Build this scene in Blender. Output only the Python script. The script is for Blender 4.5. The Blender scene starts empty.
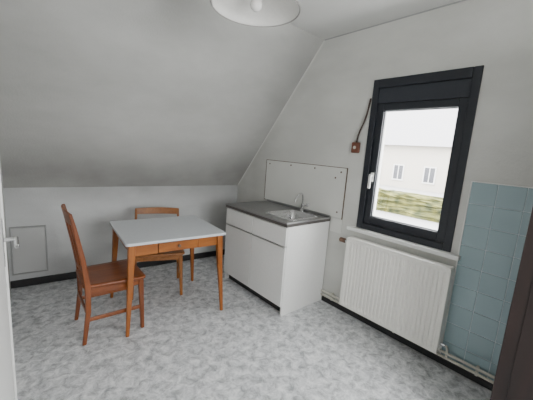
import bpy, bmesh, math, random
from mathutils import Vector, Matrix
random.seed(4)
S=bpy.context.scene
# ------------------------------------------------------------------ materials
def newmat(name):
    m=bpy.data.materials.new(name);m.use_nodes=True
    return m,m.node_tree.nodes,m.node_tree.links,m.node_tree.nodes['Principled BSDF']
def plain(name,col,rough=.5,metal=0.,bump=0.,bscale=60):
    m,N,L,b=newmat(name)
    b.inputs['Roughness'].default_value=rough;b.inputs['Metallic'].default_value=metal
    tc=N.new('ShaderNodeTexCoord');n=N.new('ShaderNodeTexNoise');n.inputs['Scale'].default_value=bscale
    L.new(tc.outputs['Object'],n.inputs['Vector'])
    mx=N.new('ShaderNodeMix');mx.data_type='RGBA'
    mx.inputs[6].default_value=(*[c*.94 for c in col],1);mx.inputs[7].default_value=(*[min(1,c*1.05) for c in col],1)
    L.new(n.outputs['Fac'],mx.inputs[0]);L.new(mx.outputs[2],b.inputs['Base Color'])
    if bump:
        bp=N.new('ShaderNodeBump');bp.inputs['Strength'].default_value=bump;bp.inputs['Distance'].default_value=.01
        L.new(n.outputs['Fac'],bp.inputs['Height']);L.new(bp.outputs['Normal'],b.inputs['Normal'])
    return m
def plaster(name,c1,c2,scale=1.1,lo=.35,hi=.7,soot=None):
    """painted plaster with blotchy grime; soot=(z0,width,amount): grime that settled round a height"""
    m,N,L,b=newmat(name);b.inputs['Roughness'].default_value=.9
    tc=N.new('ShaderNodeNewGeometry')
    n=N.new('ShaderNodeTexNoise');n.inputs['Scale'].default_value=scale;n.inputs['Detail'].default_value=7;n.inputs['Roughness'].default_value=.6
    mp=N.new('ShaderNodeMapping');mp.inputs['Scale'].default_value=(.7,.7,1.6)
    L.new(tc.outputs['Position'],mp.inputs['Vector']);L.new(mp.outputs['Vector'],n.inputs['Vector'])
    r=N.new('ShaderNodeMapRange');r.inputs['From Min'].default_value=lo;r.inputs['From Max'].default_value=hi
    L.new(n.outputs['Fac'],r.inputs['Value'])
    fac=r.outputs['Result']
    mx=N.new('ShaderNodeMix');mx.data_type='RGBA';mx.inputs[6].default_value=(*c1,1);mx.inputs[7].default_value=(*c2,1)
    L.new(fac,mx.inputs[0]);out=mx.outputs[2]
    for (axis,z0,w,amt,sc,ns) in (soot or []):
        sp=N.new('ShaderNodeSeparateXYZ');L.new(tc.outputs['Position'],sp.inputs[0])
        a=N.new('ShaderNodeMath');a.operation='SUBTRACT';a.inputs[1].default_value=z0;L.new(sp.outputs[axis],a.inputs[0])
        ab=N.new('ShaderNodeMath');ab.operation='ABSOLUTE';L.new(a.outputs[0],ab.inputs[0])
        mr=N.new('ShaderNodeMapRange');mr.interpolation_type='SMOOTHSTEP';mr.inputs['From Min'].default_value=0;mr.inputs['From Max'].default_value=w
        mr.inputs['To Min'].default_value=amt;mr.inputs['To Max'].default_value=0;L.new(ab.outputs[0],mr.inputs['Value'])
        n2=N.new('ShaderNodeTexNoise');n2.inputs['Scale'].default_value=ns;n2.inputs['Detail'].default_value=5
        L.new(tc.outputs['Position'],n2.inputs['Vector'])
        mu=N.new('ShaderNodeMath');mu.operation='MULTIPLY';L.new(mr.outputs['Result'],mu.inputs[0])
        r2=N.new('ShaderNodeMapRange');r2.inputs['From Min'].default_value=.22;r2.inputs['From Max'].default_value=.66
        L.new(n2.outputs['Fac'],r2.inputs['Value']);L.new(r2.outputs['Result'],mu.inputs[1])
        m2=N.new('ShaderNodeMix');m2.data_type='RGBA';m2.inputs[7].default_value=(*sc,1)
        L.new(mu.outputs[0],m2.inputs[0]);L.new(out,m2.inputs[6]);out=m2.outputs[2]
    L.new(out,b.inputs['Base Color'])
    nb=N.new('ShaderNodeTexNoise');nb.inputs['Scale'].default_value=70;nb.inputs['Detail'].default_value=4
    L.new(tc.outputs['Position'],nb.inputs['Vector'])
    bp=N.new('ShaderNodeBump');bp.inputs['Strength'].default_value=.45;bp.inputs['Distance'].default_value=.004
    L.new(nb.outputs['Fac'],bp.inputs['Height']);L.new(bp.outputs['Normal'],b.inputs['Normal'])
    return m
def wood(name,c1,c2,rough=.4,axis='Z',scale=9):
    m,N,L,b=newmat(name);b.inputs['Roughness'].default_value=rough
    tc=N.new('ShaderNodeTexCoord');mp=N.new('ShaderNodeMapping')
    s={'X':(.12,1,1),'Y':(1,.12,1),'Z':(1,1,.12)}[axis];mp.inputs['Scale'].default_value=s
    L.new(tc.outputs['Object'],mp.inputs['Vector'])
    n=N.new('ShaderNodeTexNoise');n.inputs['Scale'].default_value=scale*3;n.inputs['Detail'].default_value=6;n.inputs['Distortion'].default_value=.6
    L.new(mp.outputs['Vector'],n.inputs['Vector'])
    cr=N.new('ShaderNodeValToRGB');cr.color_ramp.elements[0].position=.3;cr.color_ramp.elements[0].color=(*c1,1)
    cr.color_ramp.elements[1].position=.7;cr.color_ramp.elements[1].color=(*c2,1)
    L.new(n.outputs['Fac'],cr.inputs[0]);L.new(cr.outputs[0],b.inputs['Base Color'])
    bp=N.new('ShaderNodeBump');bp.inputs['Strength'].default_value=.08;bp.inputs['Distance'].default_value=.003
    L.new(n.outputs['Fac'],bp.inputs['Height']);L.new(bp.outputs['Normal'],b.inputs['Normal'])
    return m
SOOT=(.20,.197,.185)
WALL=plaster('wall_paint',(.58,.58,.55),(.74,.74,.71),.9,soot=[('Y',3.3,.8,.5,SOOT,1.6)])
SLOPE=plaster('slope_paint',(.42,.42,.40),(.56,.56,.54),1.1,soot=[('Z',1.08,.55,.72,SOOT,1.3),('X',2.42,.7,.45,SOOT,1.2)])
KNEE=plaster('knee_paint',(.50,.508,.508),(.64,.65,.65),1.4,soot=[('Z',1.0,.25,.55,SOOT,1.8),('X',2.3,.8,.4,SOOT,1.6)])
CEIL=plaster('ceiling_paint',(.60,.60,.58),(.72,.72,.70),.8)
def floor_mat():
    m,N,L,b=newmat('marbled_linoleum');b.inputs['Roughness'].default_value=.33
    g=N.new('ShaderNodeNewGeometry')
    n=N.new('ShaderNodeTexNoise');n.inputs['Scale'].default_value=15;n.inputs['Detail'].default_value=10;n.inputs['Roughness'].default_value=.78;n.inputs['Distortion'].default_value=.5
    L.new(g.outputs['Position'],n.inputs['Vector'])
    cr=N.new('ShaderNodeValToRGB');e=cr.color_ramp.elements
    e[0].position=.38;e[0].color=(.29,.302,.312,1);e[1].position=.62;e[1].color=(.82,.825,.83,1)
    x=e.new(.5);x.color=(.575,.587,.60,1)
    L.new(n.outputs['Fac'],cr.inputs[0]);L.new(cr.outputs[0],b.inputs['Base Color'])
    return m
FLOOR=floor_mat()
def tile_mat():
    m,N,L,b=newmat('tile_glaze_pale_blue');b.inputs['Roughness'].default_value=.25
    oi=N.new('ShaderNodeNewGeometry')
    n=N.new('ShaderNodeTexNoise');n.inputs['Scale'].default_value=5;n.inputs['Detail'].default_value=5
    L.new(oi.outputs['Position'],n.inputs['Vector'])
    mx=N.new('ShaderNodeMix');mx.data_type='RGBA';mx.inputs[6].default_value=(.265,.365,.395,1);mx.inputs[7].default_value=(.34,.445,.475,1)
    L.new(n.outputs['Fac'],mx.inputs[0]);L.new(mx.outputs[2],b.inputs['Base Color'])
    return m
TILE=tile_mat()
GROUT=plain('grout',(.60,.66,.675),.9)
WHITE=plain('white_lacquer',(.80,.80,.78),.35)
CABW=plain('cabinet_white',(.76,.76,.745),.4)
RADW=plain('radiator_enamel',(.87,.86,.81),.3)
CREAM=plain('cream_paint',(.60,.58,.51),.5)
BOARD=plain('board_white',(.70,.70,.665),.45,bscale=4)
HATCH=plain('hatch_paint',(.54,.545,.54),.6,bscale=4)
GREY=plain('hatch_edge',(.38,.385,.38),.6)
BRD=plain('brown_edging',(.13,.09,.06),.5)
DARK=plain('anthracite_frame',(.015,.018,.025),.4)
DARK2=plain('anthracite_shutter',(.024,.028,.037),.5)
BLACK=plain('black_skirting',(.015,.015,.016),.5)
STEEL=plain('stainless_steel',(.36,.36,.36),.28,.85,bscale=30)
CHROME=plain('chrome',(.75,.75,.76),.12,1.)
TOPG=plain('table_laminate',(.60,.625,.65),.22,bscale=40)
CTOP=plain('worktop_edge',(.08,.072,.068),.4)
BAKE=plain('brown_bakelite',(.16,.06,.035),.35)
CORD=plain('dark_strap',(.05,.03,.022),.7)
W_T=wood('table_wood_x',(.25,.072,.010),(.38,.128,.022),.38,'X')
W_TL=wood('table_wood_z',(.23,.064,.009),(.36,.118,.020),.38,'Z')
W_C=wood('chair_wood_z',(.14,.034,.007),(.24,.066,.014),.35,'Z')
W_CX=wood('chair_wood_x',(.16,.040,.008),(.26,.074,.016),.32,'X')
W_D=wood('pale_chair_wood_z',(.19,.066,.013),(.30,.112,.025),.4,'Z')
W_DX=wood('pale_chair_wood_x',(.20,.070,.014),(.31,.12,.028),.4,'X')
W_DK=wood('dark_wardrobe_wood',(.010,.004,.003),(.020,.008,.006),.5,'Z',5)
# ------------------------------------------------------------------ helpers
def link(o,parent=None):
    S.collection.objects.link(o)
    if parent: o.parent=parent
    return o
def empty(name,loc=(0,0,0),rz=0):
    e=bpy.data.objects.new(name,None);e.location=loc;e.rotation_euler=(0,0,rz);e.empty_display_size=.1;S.collection.objects.link(e);return e
def fin(bm,name,mat,parent=None,smooth=False,bevel=0,seg=2,mods=None):
    bmesh.ops.recalc_face_normals(bm,faces=bm.faces[:])
    me=bpy.data.meshes.new(name);bm.to_mesh(me);bm.free()
    for x in (mat if isinstance(mat,(list,tuple)) else [mat]): me.materials.append(x)
    if smooth:
        for p in me.polygons:p.use_smooth=True
    o=link(bpy.data.objects.new(name,me),parent)
    if bevel:
        b=o.modifiers.new('bevel','BEVEL');b.width=bevel;b.segments=seg;b.limit_method='ANGLE';b.angle_limit=.6
    return o
def addbox(bm,a,b,mi=0):
    x0,y0,z0=a;x1,y1,z1=b
    v=[bm.verts.new(p) for p in [(x0,y0,z0),(x1,y0,z0),(x1,y1,z0),(x0,y1,z0),(x0,y0,z1),(x1,y0,z1),(x1,y1,z1),(x0,y1,z1)]]
    for f in [(0,3,2,1),(4,5,6,7),(0,1,5,4),(1,2,6,5),(2,3,7,6),(3,0,4,7)]:
        bm.faces.new([v[i] for i in f]).material_index=mi
def box(name,a,b,mat,parent=None,bevel=0):
    bm=bmesh.new();addbox(bm,a,b);return fin(bm,name,mat,parent,bevel=bevel)
def boxes(name,lst,mat,parent=None,bevel=0):
    bm=bmesh.new()
    for t in lst: addbox(bm,*t)
    return fin(bm,name,mat,parent,bevel=bevel)
def loft(name,secs,mat,parent=None,bevel=.004,smooth=False):
    """secs: list of (center, half x, half y) or list of rings in order"""
    bm=bmesh.new();rings=[]
    for c,hx,hy in secs:
        rings.append([bm.verts.new((c[0]+sx*hx,c[1]+sy*hy,c[2])) for sx,sy in((-1,-1),(1,-1),(1,1),(-1,1))])
    for r,s in zip(rings,rings[1:]):
        for i in range(4): bm.faces.new([r[i],r[(i+1)%4],s[(i+1)%4],s[i]])
    bm.faces.new(rings[0]);bm.faces.new(rings[-1])
    return fin(bm,name,mat,parent,bevel=bevel)
def lathe(name,prof,mat,loc=(0,0,0),parent=None,n=48,solid=0):
    bm=bmesh.new();rings=[]
    for r,z in prof:
        if r<1e-6: rings.append([bm.verts.new((0,0,z))])
        else: rings.append([bm.verts.new((r*math.cos(2*math.pi*i/n),r*math.sin(2*math.pi*i/n),z)) for i in range(n)])
    for a,b in zip(rings,rings[1:]):
        for i in range(n):
            j=(i+1)%n
            if len(a)==1 and len(b)>1: bm.faces.new([a[0],b[i],b[j]])
            elif len(b)==1 and len(a)>1: bm.faces.new([a[i],a[j],b[0]])
            elif len(a)>1: bm.faces.new([a[i],a[j],b[j],b[i]])
    o=fin(bm,name,mat,parent,smooth=True);o.location=loc
    if solid:
        s=o.modifiers.new('sol','SOLIDIFY');s.thickness=solid
    return o
def tube(name,pts,r,mat,parent=None,bez=True,flat=None):
    cu=bpy.data.curves.new(name,'CURVE');cu.dimensions='3D';cu.bevel_depth=r;cu.bevel_resolution=4;cu.use_fill_caps=True
    sp=cu.splines.new('NURBS' if bez else 'POLY');sp.points.add(len(pts)-1)
    for p,q in zip(sp.points,pts): p.co=(*q,1)
    if bez: sp.use_endpoint_u=True;sp.order_u=3
    cu.materials.append(mat)
    return link(bpy.data.objects.new(name,cu),parent)
def cyl(name,p,q,r,mat,parent=None,n=24):
    p=Vector(p);q=Vector(q);d=q-p
    bm=bmesh.new();bmesh.ops.create_cone(bm,cap_ends=True,segments=n,radius1=r,radius2=r,depth=d.length)
    bmesh.ops.transform(bm,matrix=Matrix.Translation((p+q)/2)@d.to_track_quat('Z','Y').to_matrix().to_4x4(),verts=bm.verts)
    return fin(bm,name,mat,parent,bevel=min(r*.2,.003))
# ------------------------------------------------------------------ room shell
XR=2.42;XL=-.05;YB=-1.3
def ky(x): return 3.63-(x-XL)*.21/2.47
box('floor',(XL-.15,YB-.2,-.12),(XR+.2,3.85,0),FLOOR)
WY0,WY1,WZ0,WZ1=.70,1.49,.86,2.15
T=.30
boxes('wall_right',[((XR,YB-.2,-.1),(XR+T,WY0,2.75)),((XR,WY1,-.1),(XR+T,3.9,2.75)),((XR,WY0,-.1),(XR+T,WY1,WZ0)),((XR,WY0,WZ1),(XR+T,WY1,2.75))],WALL)
box('wall_left',(XL-.15,YB-.2,-.1),(XL,3.9,2.75),WALL)
bx0,bx1,bz0,bz1=.30,1.70,.9,2.1  # opening for the added fill window
boxes('wall_rear',[((XL,YB-.2,0),(bx0,YB,2.75)),((bx1,YB-.2,0),(XR,YB,2.75)),((bx0,YB-.2,0),(bx1,YB,bz0)),((bx0,YB-.2,bz1),(bx1,YB,2.75))],WALL)
box('ceiling',(XL,YB,2.6),(XR,2.09,2.75),CEIL)
bm=bmesh.new()
a=[(XL,ky(XL)),(XR,ky(XR))];vs=[]
for z in (0,1.02):
    for (x,y) in a+[(XR,ky(XR)+.15),(XL,ky(XL)+.15)]: vs.append(bm.verts.new((x,y,z)))
for f in [(0,1,5,4),(1,2,6,5),(2,3,7,6),(3,0,4,7),(4,5,6,7),(3,2,1,0)]: bm.faces.new([vs[i] for i in f])
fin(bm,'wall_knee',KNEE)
bm=bmesh.new();n=14;G=[]
for k in (0,1):
    g=[]
    for i in range(n+1):
        u=i/n;x=XL+(XR-XL)*u;row=[]
        for j in range(n+1):
            v=j/n;y=ky(x)*(1-v)+2.09*v;z=.985*(1-v)+2.6*v
            row.append(bm.verts.new((x,y+k*.12,z+k*.10)))
        g.append(row)
    for i in range(n):
        for j in range(n): bm.faces.new([g[i][j],g[i+1][j],g[i+1][j+1],g[i][j+1]])
    G.append(g)
for i in range(n):
    for j in (0,n): bm.faces.new([G[0][i][j],G[0][i+1][j],G[1][i+1][j],G[1][i][j]])
    for j in (0,n): bm.faces.new([G[0][j][i],G[0][j][i+1],G[1][j][i+1],G[1][j][i]])
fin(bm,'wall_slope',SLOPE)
# caulk beads in the wall / slope / ceiling joints
BEAD=plain('caulk_bead',(.66,.66,.63),.7)
cyl('trim_slope_joint',(XR-.002,3.405,1.0),(XR-.002,2.09,2.595),.006,BEAD)
cyl('trim_ceiling_joint',(XR-.002,2.09,2.598),(XR-.002,YB+.01,2.598),.006,GREY)
# skirtings
ang=math.atan2(-.21,2.47)
e=box('baseboard_knee',(0,-.016,0),(2.46,0,.075),BLACK,bevel=.004);e.location=(XL+.003,ky(XL)-.001,0);e.rotation_euler=(0,0,ang)
boxes('baseboard_right',[((XR-.016,.27,0),(XR,1.785,.05)),((XR-.016,2.76,0),(XR,3.40,.05))],BLACK,bevel=.003)
# crack/edge beads at the wall-slope joint
# hatch in knee wall
h=empty('access_hatch',(-.03,ky(-.03)-.001,0),ang)
box('hatch_panel',(.014,-.012,.147),(.268,0,.593),HATCH,h,.002)
boxes('hatch_frame',[((0,-.016,.13),(.009,0,.61)),((.273,-.016,.13),(.282,0,.61)),((.009,-.016,.599),(.273,0,.61)),((.009,-.016,.13),(.273,0,.140))],GREY,h,.002)
# ------------------------------------------------------------------ door in left wall
d=empty('door_1')
box('door_leaf',(XL+.001,.55,.01),(XL+.014,1.66,2.02),WHITE,d,.003)
boxes('door_casing',[((XL+.001,1.665,0),(XL+.022,1.72,2.1)),((XL+.001,.49,0),(XL+.022,.545,2.1)),((XL+.001,.545,2.03),(XL+.022,1.665,2.1))],WHITE,d,.003)
box('door_backplate',(XL+.014,1.565,.95),(XL+.018,1.60,1.15),CHROME,d,.001)
cyl('door_handle_neck',(XL+.018,1.585,1.06),(XL+.062,1.585,1.06),.009,CHROME,d)
cyl('door_handle_lever',(XL+.058,1.595,1.06),(XL+.058,1.47,1.06),.008,CHROME,d)
# ------------------------------------------------------------------ window 1
def glassmat():
    m,N,L,b=newmat('window_glass');N.remove(b)
    o=N['Material Output'];t=N.new('ShaderNodeBsdfTransparent');g=N.new('ShaderNodeBsdfGlossy');g.inputs['Roughness'].default_value=.02
    mx=N.new('ShaderNodeMixShader');mx.inputs[0].default_value=.05
    L.new(t.outputs[0],mx.inputs[1]);L.new(g.outputs[0],mx.inputs[2]);L.new(mx.outputs[0],o.inputs[0]);return m
GLASS=glassmat()
w=empty('window_1')
x0,x1=XR-.012,XR+.07
boxes('outer_frame',[((x0,WY0,WZ0),(x1,WY0+.055,WZ1)),((x0,WY1-.055,WZ0),(x1,WY1,WZ1)),((x0,WY0+.055,WZ0),(x1,WY1-.055,WZ0+.05)),((x0,WY0+.055,WZ1-.07),(x1,WY1-.055,WZ1))],DARK,w,.004)
box('shutter_box',(x0+.012,WY0+.055,1.955),(x1,WY1-.055,WZ1-.07),DARK2,w,.004)
sx0,sx1=XR+.008,XR+.062
a0,a1,c0,c1=WY0+.057,WY1-.057,WZ0+.052,1.953
sw=.058
boxes('sash',[((sx0,a0,c0),(sx1,a0+sw,c1)),((sx0,a1-sw,c0),(sx1,a1,c1)),((sx0,a0+sw,c0),(sx1,a1-sw,c0+.07)),((sx0,a0+sw,c1-sw),(sx1,a1-sw,c1))],DARK,w,.005)
g0,g1,e0,e1=a0+sw,a1-sw,c0+.07,c1-sw
boxes('glazing_bead',[((sx0+.022,g0,e0),(sx0+.038,g0+.007,e1)),((sx0+.022,g1-.007,e0),(sx0+.038,g1,e1)),((sx0+.022,g0+.007,e0),(sx0+.038,g1-.007,e0+.007)),((sx0+.022,g0+.007,e1-.007),(sx0+.038,g1-.007,e1))],plain('bead_grey',(.35,.36,.37),.5),w)
box('pane',(sx0+.028,g0+.003,e0+.003),(sx0+.032,g1-.003,e1-.003),GLASS,w)
box('handle_rose',(sx0-.010,a1-.045,1.29),(sx0,a1-.015,1.37),WHITE,w,.003)
box('handle_neck',(sx0-.035,a1-.04,1.33),(sx0-.010,a1-.02,1.35),WHITE,w,.003)
box('handle_grip',(sx0-.045,a1-.042,1.23),(sx0-.030,a1-.018,1.355),WHITE,w,.005)
box('window_sill',(XR-.055,.63,.825),(XR-.001,1.56,.857),WHITE,None,.005).name='trim_window_sill'
# made-up window behind the camera, added to fill the room with light
w2=empty('fill_window')
boxes('fill_window_frame',[((bx0,YB-.12,bz0),(bx0+.06,YB-.05,bz1)),((bx1-.06,YB-.12,bz0),(bx1,YB-.05,bz1)),((bx0+.06,YB-.12,bz0),(bx1-.06,YB-.05,bz0+.06)),((bx0+.06,YB-.12,bz1-.06),(bx1-.06,YB-.05,bz1)),((.97,YB-.12,bz0+.06),(1.03,YB-.05,bz1-.06))],WHITE,w2,.004)
boxes('fill_window_panes',[((bx0+.06,YB-.088,bz0+.06),(.97,YB-.084,bz1-.06)),((1.03,YB-.088,bz0+.06),(bx1-.06,YB-.084,bz1-.06))],GLASS,w2)
# strap winder
sw_=empty('shutter_strap_winder')
box('winder_case',(XR-.035,1.55,1.53),(XR-.001,1.625,1.625),BAKE,sw_,.008)
cyl('winder_boss',(XR-.042,1.588,1.578),(XR-.035,1.588,1.578),.015,CREAM,sw_)
tube('strap',[(XR-.02,1.585,1.615),(XR-.022,1.575,1.70),(XR-.02,1.535,1.79),(XR-.018,1.51,1.88),(XR-.012,1.50,2.0)],.008,CORD,sw_)
# ------------------------------------------------------------------ wall board behind sink
b_=empty('splashback_board')
box('panel',(XR-.008,1.66,.90),(XR-.001,2.82,1.38),BOARD,b_)
boxes('edging',[((XR-.010,1.653,.89),(XR-.001,1.66,1.386)),((XR-.010,2.82,.89),(XR-.001,2.827,1.386)),((XR-.010,1.66,1.38),(XR-.001,2.82,1.386))],BRD,b_)
for i,(y,z) in enumerate([(1.72,1.34),(1.78,1.28),(2.05,1.35),(2.4,1.35),(2.76,1.34),(1.72,.95)]):
    cyl('screw_%d'%(i+1),(XR-.013,y,z),(XR-.008,y,z),.009,BRD,b_,12)
box('splashback_lower_strip',(XR-.007,1.65,.75),(XR-.001,1.78,.885),BOARD,b_)
# ------------------------------------------------------------------ tiles
t_=empty('wall_tiles')
box('grout_bed',(XR-.006,-.4,.055),(XR-.001,.645,1.385),GROUT,t_)
L_=[];P=.149
for i in range(7):
    for j in range(9):
        y1=.643-i*P;z1=1.383-j*P
        if z1-P<.05: 
            z0=.057
        else: z0=z1-P+.004
        if z1-z0<.02: continue
        L_.append(((XR-.010,y1-P+.004,z0),(XR-.004,y1,z1)))
boxes('tile_field',L_,TILE,t_,.0012)
boxes('tile_edge_trim',[((XR-.012,.645,.055),(XR-.001,.652,1.392)),((XR-.012,-.4,1.385),(XR-.001,.645,1.392))],WHITE,t_)
# ------------------------------------------------------------------ radiator
r_=empty('radiator')
def radpanel(name,xf,sgn):
    bm=bmesh.new();y0,y1,z0,z1=.645,1.50,.12,.765
    zs=[(z0,0),(z0+.02,0),(z0+.045,1),(z1-.045,1),(z1-.02,0),(z1,0)]
    per=(y1-y0-.04)/25;ys=[(y0,0),(y0+.02,0)]
    for k in range(25):
        b=y0+.02+k*per
        ys+=[(b+per*.18,1),(b+per*.5,1),(b+per*.68,0),(b+per,0)]
    ys.append((y1,0))
    g=[[bm.verts.new((xf+sgn*.009*zd*yd,y,z)) for z,zd in zs] for y,yd in ys]
    for i in range(len(ys)-1):
        for j in range(len(zs)-1): bm.faces.new([g[i][j],g[i+1][j],g[i+1][j+1],g[i][j+1]])
    # back + rim
    xb=xf+sgn*.018
    c=[bm.verts.new((xb,y,z)) for y,z in((y0,z0),(y1,z0),(y1,z1),(y0,z1))]
    bm.faces.new(c)
    bm.faces.new([g[i][0] for i in range(len(ys))]+[c[1],c[0]])
    bm.faces.new([g[i][-1] for i in range(len(ys))]+[c[2],c[3]])
    bm.faces.new([g[0][j] for j in range(len(zs))]+[c[3],c[0]])
    bm.faces.new([g[-1][j] for j in range(len(zs))]+[c[2],c[1]])
    return fin(bm,name,RADW,r_)
radpanel('front_panel',2.300,1)
radpanel('rear_panel',2.385,-1)
box('top_grille',(2.302,.647,.765),(2.383,1.498,.775),RADW,r_,.004)
boxes('side_covers',[((2.302,.643,.15),(2.383,.649,.765)),((2.302,1.496,.15),(2.383,1.502,.765))],RADW,r_,.002)
for k,y in enumerate((.85,1.32)): box('bracket_%d'%(k+1),(2.383,y,.2),(2.4195,y+.03,.7),RADW,r_)
cyl('valve_stub',(2.345,1.50,.72),(2.345,1.545,.72),.011,CHROME,r_)
cyl('valve_head',(2.345,1.545,.72),(2.345,1.60,.72),.022,plain('valve_brown',(.16,.09,.06),.5),r_)
tube('supply_pipe',[(2.345,1.535,.72),(2.38,1.545,.70),(2.385,1.545,.60),(2.385,1.545,.115)],.008,CREAM,r_)
cyl('return_valve',(2.345,.605,.19),(2.345,.645,.19),.012,CHROME,r_)
tube('return_pipe',[(2.345,.605,.19),(2.36,.600,.18),(2.385,.600,.14),(2.385,.600,.08)],.008,CREAM,r_)
hp=empty('heating_pipe')
cyl('pipe_upper',(2.385,.27,.115),(2.385,1.785,.115),.010,CREAM,hp)
cyl('pipe_lower',(2.385,.27,.078),(2.385,1.785,.078),.010,CREAM,hp)
for k,y in enumerate((.4,1.0,1.65)): box('pipe_clip_%d'%(k+1),(2.385,y,.06),(2.419,y+.015,.13),CREAM,hp)
# ------------------------------------------------------------------ sink cabinet
c_=empty('sink_cabinet')
fx,y0,y1=1.83,1.79,2.75;mid=2.27
boxes('carcass',[((fx,y0,0),(2.405,y0+.018,.845)),((fx,y1-.018,0),(2.405,y1,.845)),((2.395,y0+.018,.09),(2.405,y1-.018,.845)),((fx,y0+.018,.09),(2.395,y1-.018,.108)),((fx,mid-.009,.108),(2.395,mid+.009,.70)),((fx,y0+.018,.80),(fx+.05,y1-.018,.845))],CABW,c_,.002)
box('toe_kick',(fx+.05,y0+.018,0),(fx+.066,y1-.018,.09),BLACK,c_)
boxes('doors',[((fx-.018,y0+.003,.095),(fx-.001,mid-.004,.660)),((fx-.018,mid+.004,.095),(fx-.001,y1-.003,.660))],CABW,c_,.003)
boxes('drawer_fronts',[((fx-.018,y0+.003,.668),(fx-.001,mid-.004,.838)),((fx-.018,mid+.004,.668),(fx-.001,y1-.003,.838))],CABW,c_,.003)
boxes('grip_rails',[((fx-.026,mid+.01,.655),(fx-.016,y1-.01,.664)),((fx-.026,y0+.01,.655),(fx-.016,mid-.01,.664))],plain('alu',(.45,.45,.44),.4,.6),c_,.001)
# worktop with a hole for the basin
bx=(1.93,2.31);by=(1.87,2.21)
bm=bmesh.new()
X0,X1,Y0,Y1=1.805,2.405,1.783,2.757
for zz,(za,zb),mi in ((0,(.848,.874),0),(1,(.874,.880),1)):
    addbox(bm,(X0,Y0,za),(bx[0],Y1,zb),mi);addbox(bm,(bx[1],Y0,za),(X1,Y1,zb),mi)
    addbox(bm,(bx[0],Y0,za),(bx[1],by[0],zb),mi);addbox(bm,(bx[0],by[1],za),(bx[1],Y1,zb),mi)
fin(bm,'worktop',[CTOP,STEEL],c_)
boxes('worktop_rim',[((X0,Y0,.880),(X0+.012,Y1,.886)),((X0+.012,Y0,.880),(X1,Y0+.012,.886)),((X0+.012,Y1-.012,.880),(X1,Y1,.886)),((X1-.012,Y0+.012,.880),(X1,Y1-.012,.905))],STEEL,c_,.002)
boxes('drainer_ribs',[((1.88,2.30+k*.05,.880),(2.30,2.312+k*.05,.883)) for k in range(8)],STEEL,c_,.0014)
def rrect(cx,cy,hx,hy,r,n=6):
    o=[]
    for k,(sx,sy) in enumerate(((1,1),(-1,1),(-1,-1),(1,-1))):
        for i in range(n+1):
            a=math.pi/2*(k+i/n);o.append((cx+sx*(hx-r)+r*math.cos(a),cy+sy*(hy-r)+r*math.sin(a)))
    return o
bm=bmesh.new();cx,cy=sum(bx)/2,sum(by)/2;hx,hy=(bx[1]-bx[0])/2,(by[1]-by[0])/2
R=[]
for dx,r,z in ((.018,.05,.881),(.014,.05,.888),(0,.05,.888),(-.008,.05,.880),(-.015,.05,.80),(-.03,.05,.752),(-.06,.05,.744)):
    R.append([bm.verts.new((x,y,z)) for x,y in rrect(cx,cy,hx+dx,hy+dx,r)])
for p,q in zip(R,R[1:]):
    m=len(p)
    for i in range(m): bm.faces.new([p[i],p[(i+1)%m],q[(i+1)%m],q[i]])
bm.faces.new(R[-1])
fin(bm,'basin',plain('basin_steel',(.6,.6,.6),.22,.9,bscale=30),c_,smooth=True)
cyl('drain',(cx,cy,.744),(cx,cy,.748),.03,CHROME,c_)
tx,ty=2.352,2.12
cyl('tap_base',(tx,ty,.880),(tx,ty,.905),.024,CHROME,c_)
cyl('tap_body',(tx,ty,.905),(tx,ty,.965),.018,CHROME,c_)
tube('tap_spout',[(tx,ty,.95),(tx,ty,1.04),(tx-.04,ty-.01,1.085),(tx-.11,ty-.02,1.07),(tx-.15,ty-.03,1.00)],.009,CHROME,c_)
cyl('tap_lever',(tx,ty-.015,.945),(tx-.01,ty-.085,.965),.007,CHROME,c_)
cyl('tap_knob',(tx-.01,ty-.08,.95),(tx-.01,ty-.08,.985),.014,CHROME,c_)
# ------------------------------------------------------------------ table
t=empty('dining_table',(1.06,2.565,0),math.radians(-4.5))
hx,hy=.415,.365
bm=bmesh.new();lo=[bm.verts.new((x,y,.728)) for x,y in rrect(0,0,hx,hy,.02,4)];hi=[bm.verts.new((x,y,.75)) for x,y in rrect(0,0,hx,hy,.02,4)]
m=len(lo)
for i in range(m): bm.faces.new([lo[i],lo[(i+1)%m],hi[(i+1)%m],hi[i]])
bm.faces.new(lo);bm.faces.new(hi);fin(bm,'table_top',TOPG,t,bevel=.003)
ax,ay=.355,.305
boxes('apron',[((-ax,-ay-.01,.63),(-.17,-ay+.01,.728)),((.17,-ay-.01,.63),(ax,-ay+.01,.728)),((-.17,-ay-.01,.712),(.17,-ay+.01,.728)),((-ax,ay-.01,.63),(ax,ay+.01,.728)),((-ax-.01,-ay,.63),(-ax+.01,ay,.728)),((ax-.01,-ay,.63),(ax+.01,ay,.728))],W_T,t,.002)
box('drawer_front',(-.166,-ay-.014,.632),(.166,-ay+.008,.709),W_T,t,.004)
cyl('drawer_knob',(0,-ay-.014,.672),(0,-ay-.032,.672),.012,BRD,t)
for k,(sx,sy) in enumerate(((-1,-1),(1,-1),(1,1),(-1,1))):
    loft('leg_%d'%(k+1),[((sx*.405,sy*.350,0),.0125,.0125),((sx*.375,sy*.322,.5),.022,.022),((sx*.365,sy*.312,.728),.027,.027)],W_TL,t,.006)
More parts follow.
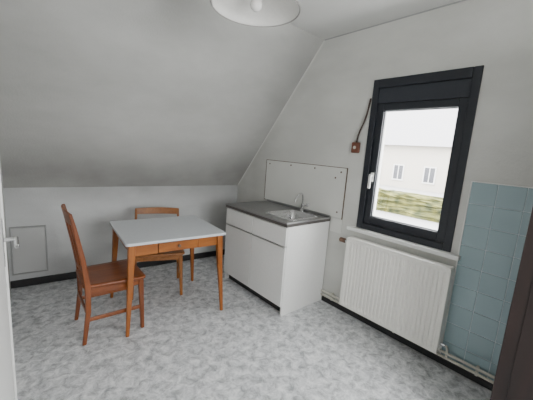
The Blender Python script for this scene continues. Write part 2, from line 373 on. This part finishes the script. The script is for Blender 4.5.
# ------------------------------------------------------------------ chairs (local: faces +x, origin on floor centre)
def chair(name,loc,rz,WZ,WX,top=.97,w=.40,dp=.40,sh=.45,panel=True):
    c=empty(name,loc,rz);h2=w/2;d2=dp/2
    # seat: slightly dished board with rounded corners, wider in front
    bm=bmesh.new();ring=[];n=5
    out=[]
    for k,(sx,sy) in enumerate(((1,1),(-1,1),(-1,-1),(1,-1))):
        for i in range(n+1):
            a=math.pi/2*(k+i/n);r=.035
            hh=h2+.012 if sx>0 else h2-.012
            out.append((sx*(d2+.015-r)+r*math.cos(a),sy*(hh-r)+r*math.sin(a)))
    rings=[]
    for s,z in ((.97,sh-.026),(1,sh-.018),(1,sh-.006),(.97,sh),(.80,sh-.004),(.4,sh-.010)):
        rings.append([bm.verts.new((x*s,y*s,z)) for x,y in out])
    m=len(out)
    for p,q in zip(rings,rings[1:]):
        for i in range(m): bm.faces.new([p[i],p[(i+1)%m],q[(i+1)%m],q[i]])
    bm.faces.new(rings[0]);bm.faces.new(rings[-1]);fin(bm,'seat',WX,c,smooth=True)
    i_=.028
    for k,s in enumerate((-1,1)):
        loft('front_leg_%d'%(k+1),[((d2-.01,s*(h2-.012),0),.013,.013),((d2-.02,s*(h2-i_),sh-.02),.019,.019)],WZ,c,.005)
        rk=(top-sh)
        loft('rear_post_%d'%(k+1),[((-d2-.02,s*(h2-.015),0),.013,.013),((-d2+.012,s*(h2-i_+.005),sh*.55),.017,.015),((-d2+.012,s*(h2-i_+.005),sh),.019,.015),
            ((-d2-.015,s*(h2-i_+.003),sh+rk*.4),.016,.013),((-d2-.055,s*(h2-i_),sh+rk*.8),.013,.012),((-d2-.078,s*(h2-i_),top-.005),.010,.011)],WZ,c,.005)
        box('side_apron_%d'%(k+1),(-d2+.02,s*(h2-i_)-.009,sh-.075),(d2-.03,s*(h2-i_)+.009,sh-.024),WX,c,.003)
        box('side_stretcher_%d'%(k+1),(-d2+.0,s*(h2-i_+.007)-.007,.17),(d2-.015,s*(h2-i_+.007)+.007,.20),WX,c,.003)
    box('front_apron',(d2-.03,-h2+.03,sh-.075),(d2-.012,h2-.03,sh-.024),WX,c,.003)
    box('rear_apron',(-d2+.004,-h2+.03,sh-.075),(-d2+.02,h2-.03,sh-.024),WX,c,.003)
    box('rear_stretcher',(-d2-.008,-h2+.03,.24),(-d2+.006,h2-.03,.27),WX,c,.003)
    # curved back rails
    def rail(nm,z0,z1,xo0,xo1,crown=0.0):
        bm=bmesh.new();n=14;g=[]
        for i in range(n+1):
            u=i/n*2-1;y=u*(h2-.022);cv=.024*(1-u*u);cr=crown*(1-u*u)
            g.append([bm.verts.new((xo0-cv-.007,y,z0)),bm.verts.new((xo1-cv-.007,y,z1+cr)),bm.verts.new((xo1-cv+.007,y,z1+cr)),bm.verts.new((xo0-cv+.007,y,z0))])
        for p,q in zip(g,g[1:]):
            for j in range(4): bm.faces.new([p[j],p[(j+1)%4],q[(j+1)%4],q[j]])
        bm.faces.new(g[0]);bm.faces.new(g[-1])
        fin(bm,nm,WX,c,bevel=.003)
    def xo(z):
        r=(z-sh)/(top-sh);P=[(0,-d2+.012),(.4,-d2-.015),(.8,-d2-.055),(1,-d2-.078)]
        for (a,b),(a2,b2) in zip(P,P[1:]):
            if r<=a2+1e-6: return b+(b2-b)*(r-a)/(a2-a)
        return P[-1][1]
    rail('top_rail',top-(.09 if panel else .065),top-.005,xo(top-(.09 if panel else .065)),xo(top-.005),.012 if panel else .006)
    z=sh+(top-sh)*.42
    if panel:
        rail('lower_rail',sh+.10,sh+.14,xo(sh+.10),xo(sh+.14))
        za,zb=sh+.135,top-.085
        for k,y in enumerate((-.10,-.035,.035,.10)):
            u=y/(h2-.022);cv=.024*(1-u*u)
            loft('back_slat_%d'%(k+1),[((xo(za)-cv,y,za),.006,.014),((xo((za+zb)/2)-cv,y,(za+zb)/2),.006,.014),((xo(zb)-cv,y,zb),.006,.014)],WZ,c,.002)
    else:
        rail('lower_rail',z-.02,z+.03,xo(z-.02),xo(z+.03))
    return c
chair('dining_chair',(.575,2.51,0),math.radians(-1),W_C,W_CX,top=.99,w=.42,dp=.40)
chair('dining_chair.001',(1.105,2.905,0),math.radians(-110),W_D,W_DX,top=.80,w=.48,dp=.40,panel=False)
# ------------------------------------------------------------------ pendant lamp
l=empty('pendant_lamp',(.985,1.32,0))
ENAM=plain('opal_enamel',(.82,.81,.78),.35)
lathe('shade',[(.220,2.195),(.218,2.205),(.185,2.233),(.13,2.260),(.08,2.28),(.035,2.29),(.03,2.30)],ENAM,(0,0,0),l,64,.004)
lathe('shade_rim',[(.222,2.190),(.227,2.195),(.222,2.200),(.216,2.195),(.222,2.190)],plain('rim_grey',(.35,.34,.32),.4),(0,0,0),l,64)
lathe('socket',[(0,2.33),(.02,2.33),(.024,2.30),(.024,2.262),(.02,2.255),(0,2.255)],plain('socket_grey',(.3,.3,.29),.4),(0,0,0),l,32)
lathe('bulb',[(0,2.180),(.014,2.183),(.026,2.195),(.030,2.210),(.026,2.228),(.016,2.245),(.014,2.256),(0,2.257)],plain('opal_bulb',(.88,.87,.84),.15),(0,0,0),l,32)
cyl('cord',(0,0,2.33),(0,0,2.575),.004,WHITE,l)
lathe('ceiling_rose',[(0,2.56),(.03,2.562),(.045,2.58),(.048,2.599),(0,2.599)],WHITE,(0,0,0),l,32)
# ------------------------------------------------------------------ wardrobe right
wd=empty('wardrobe')
box('carcass_body',(1.82,-.62,.06),(2.40,.235,2.1),W_DK,wd,.004)
box('plinth',(1.84,-.60,0),(2.39,.225,.06),W_DK,wd)
boxes('wardrobe_doors',[((1.80,-.615,.08),(1.82,-.195,2.08)),((1.80,-.190,.08),(1.82,.232,2.08))],W_DK,wd,.004)
boxes('door_panels',[((1.795,-.56,.2),(1.80,-.25,1.96)),((1.795,-.135,.2),(1.80,.175,1.96))],W_DK,wd,.002)
cyl('knob_1',(1.80,-.215,1.1),(1.775,-.215,1.1),.013,CHROME,wd);cyl('knob_2',(1.80,-.17,1.1),(1.775,-.17,1.1),.013,CHROME,wd)
# ------------------------------------------------------------------ outside
GR=plain('pale_paving',(.27,.27,.265),.9,bscale=3)
box('street_ground',(4.0,-25,-1.1),(60,40,-.9),GR)
def hedgemat():
    m,N,L,b=newmat('hedge_leaf');b.inputs['Roughness'].default_value=.8
    g=N.new('ShaderNodeNewGeometry');n=N.new('ShaderNodeTexNoise');n.inputs['Scale'].default_value=3;n.inputs['Detail'].default_value=8
    L.new(g.outputs['Position'],n.inputs['Vector']);cr=N.new('ShaderNodeValToRGB')
    cr.color_ramp.elements[0].position=.35;cr.color_ramp.elements[0].color=(.022,.03,.006,1)
    cr.color_ramp.elements[1].position=.65;cr.color_ramp.elements[1].color=(.13,.125,.026,1)
    L.new(n.outputs['Fac'],cr.inputs[0]);L.new(cr.outputs[0],b.inputs['Base Color']);return m
HM=hedgemat()
def hedge(name,a,b,cuts,seed,mat):
    random.seed(seed);bm=bmesh.new();addbox(bm,a,b)
    bmesh.ops.subdivide_edges(bm,edges=bm.edges[:],cuts=cuts,use_grid_fill=True)
    for v in bm.verts:
        if v.co.z>-.85: v.co+=Vector((random.uniform(-.1,.1),random.uniform(-.1,.1),random.uniform(-.08,.08)))
    fin(bm,name,mat)
hedge('garden_hedge',(13,0,-.9),(14,18,-.02),30,1,HM)
hs=empty('neighbour_house')
FAC=plain('house_render',(.37,.345,.30),.9,bscale=2);RF=plain('house_roof',(.24,.235,.245),.8,bscale=6);HW=plain('house_glass',(.04,.042,.05),.3);HF=plain('house_window_frame',(.5,.5,.49),.6)
box('facade',(26,6,-.9),(34,22,2.9),FAC,hs)
bm=bmesh.new();v=[bm.verts.new(p) for p in [(25.4,5.6,2.7),(34.5,5.6,2.7),(30,5.6,6.4),(25.4,22.4,2.7),(34.5,22.4,2.7),(30,22.4,6.4)]]
for f in [(0,1,2),(5,4,3),(0,2,5,3),(1,4,5,2),(0,3,4,1)]: bm.faces.new([v[i] for i in f])
fin(bm,'roof',RF,hs)
WN=[];WT=[]
for y in (7.5,9.6,12.2,14.3,17):
    WN+=[((25.95,y,-.2),(26.0,y+.37,1.0)),((25.95,y+.43,-.2),(26.0,y+.8,1.0))]
    WT+=[((25.9,y-.1,-.3),(26.0,y+.9,-.2)),((25.93,y-.08,-.2),(26.0,y,1.08)),((25.93,y+.8,-.2),(26.0,y+.88,1.08)),((25.93,y,1.0),(26.0,y+.8,1.08)),((25.93,y+.37,-.2),(26.0,y+.43,1.0))]
boxes('house_windows',WN,HW,hs);boxes('house_window_frames',WT,HF,hs)
# ------------------------------------------------------------------ light
wo=bpy.data.worlds.new('overcast');S.world=wo;wo.use_nodes=True
N=wo.node_tree.nodes;N['Background'].inputs[0].default_value=(.985,.995,1,1);N['Background'].inputs[1].default_value=22
def portal(name,loc,rot,sx,sy):
    ld=bpy.data.lights.new(name,'AREA');ld.shape='RECTANGLE';ld.size=sx;ld.size_y=sy;ld.cycles.is_portal=True
    o=bpy.data.objects.new(name,ld);o.location=loc;o.rotation_euler=rot;S.collection.objects.link(o)
portal('window_portal',(XR+.31,(WY0+WY1)/2,1.45),(0,math.radians(90),0),1.3,.85)
portal('fill_window_portal',((bx0+bx1)/2,YB-.21,1.5),(math.radians(90),0,0),1.45,1.25)  # sky light through the added rear window
# ------------------------------------------------------------------ camera
r=Vector((.7609,-.64498,.07093));u=Vector((.05309,.17083,.98387));f=Vector((.64669,.74486,-.16423))
cd=bpy.data.cameras.new('camera');cam=bpy.data.objects.new('camera',cd);S.collection.objects.link(cam)
M=Matrix((( r.x,u.x,-f.x,0),(r.y,u.y,-f.y,0),(r.z,u.z,-f.z,1.5),(0,0,0,1)))
cam.matrix_world=M
cd.sensor_width=36;cd.lens=36*300.36/533;cd.clip_start=.01;cd.clip_end=200
S.camera=cam
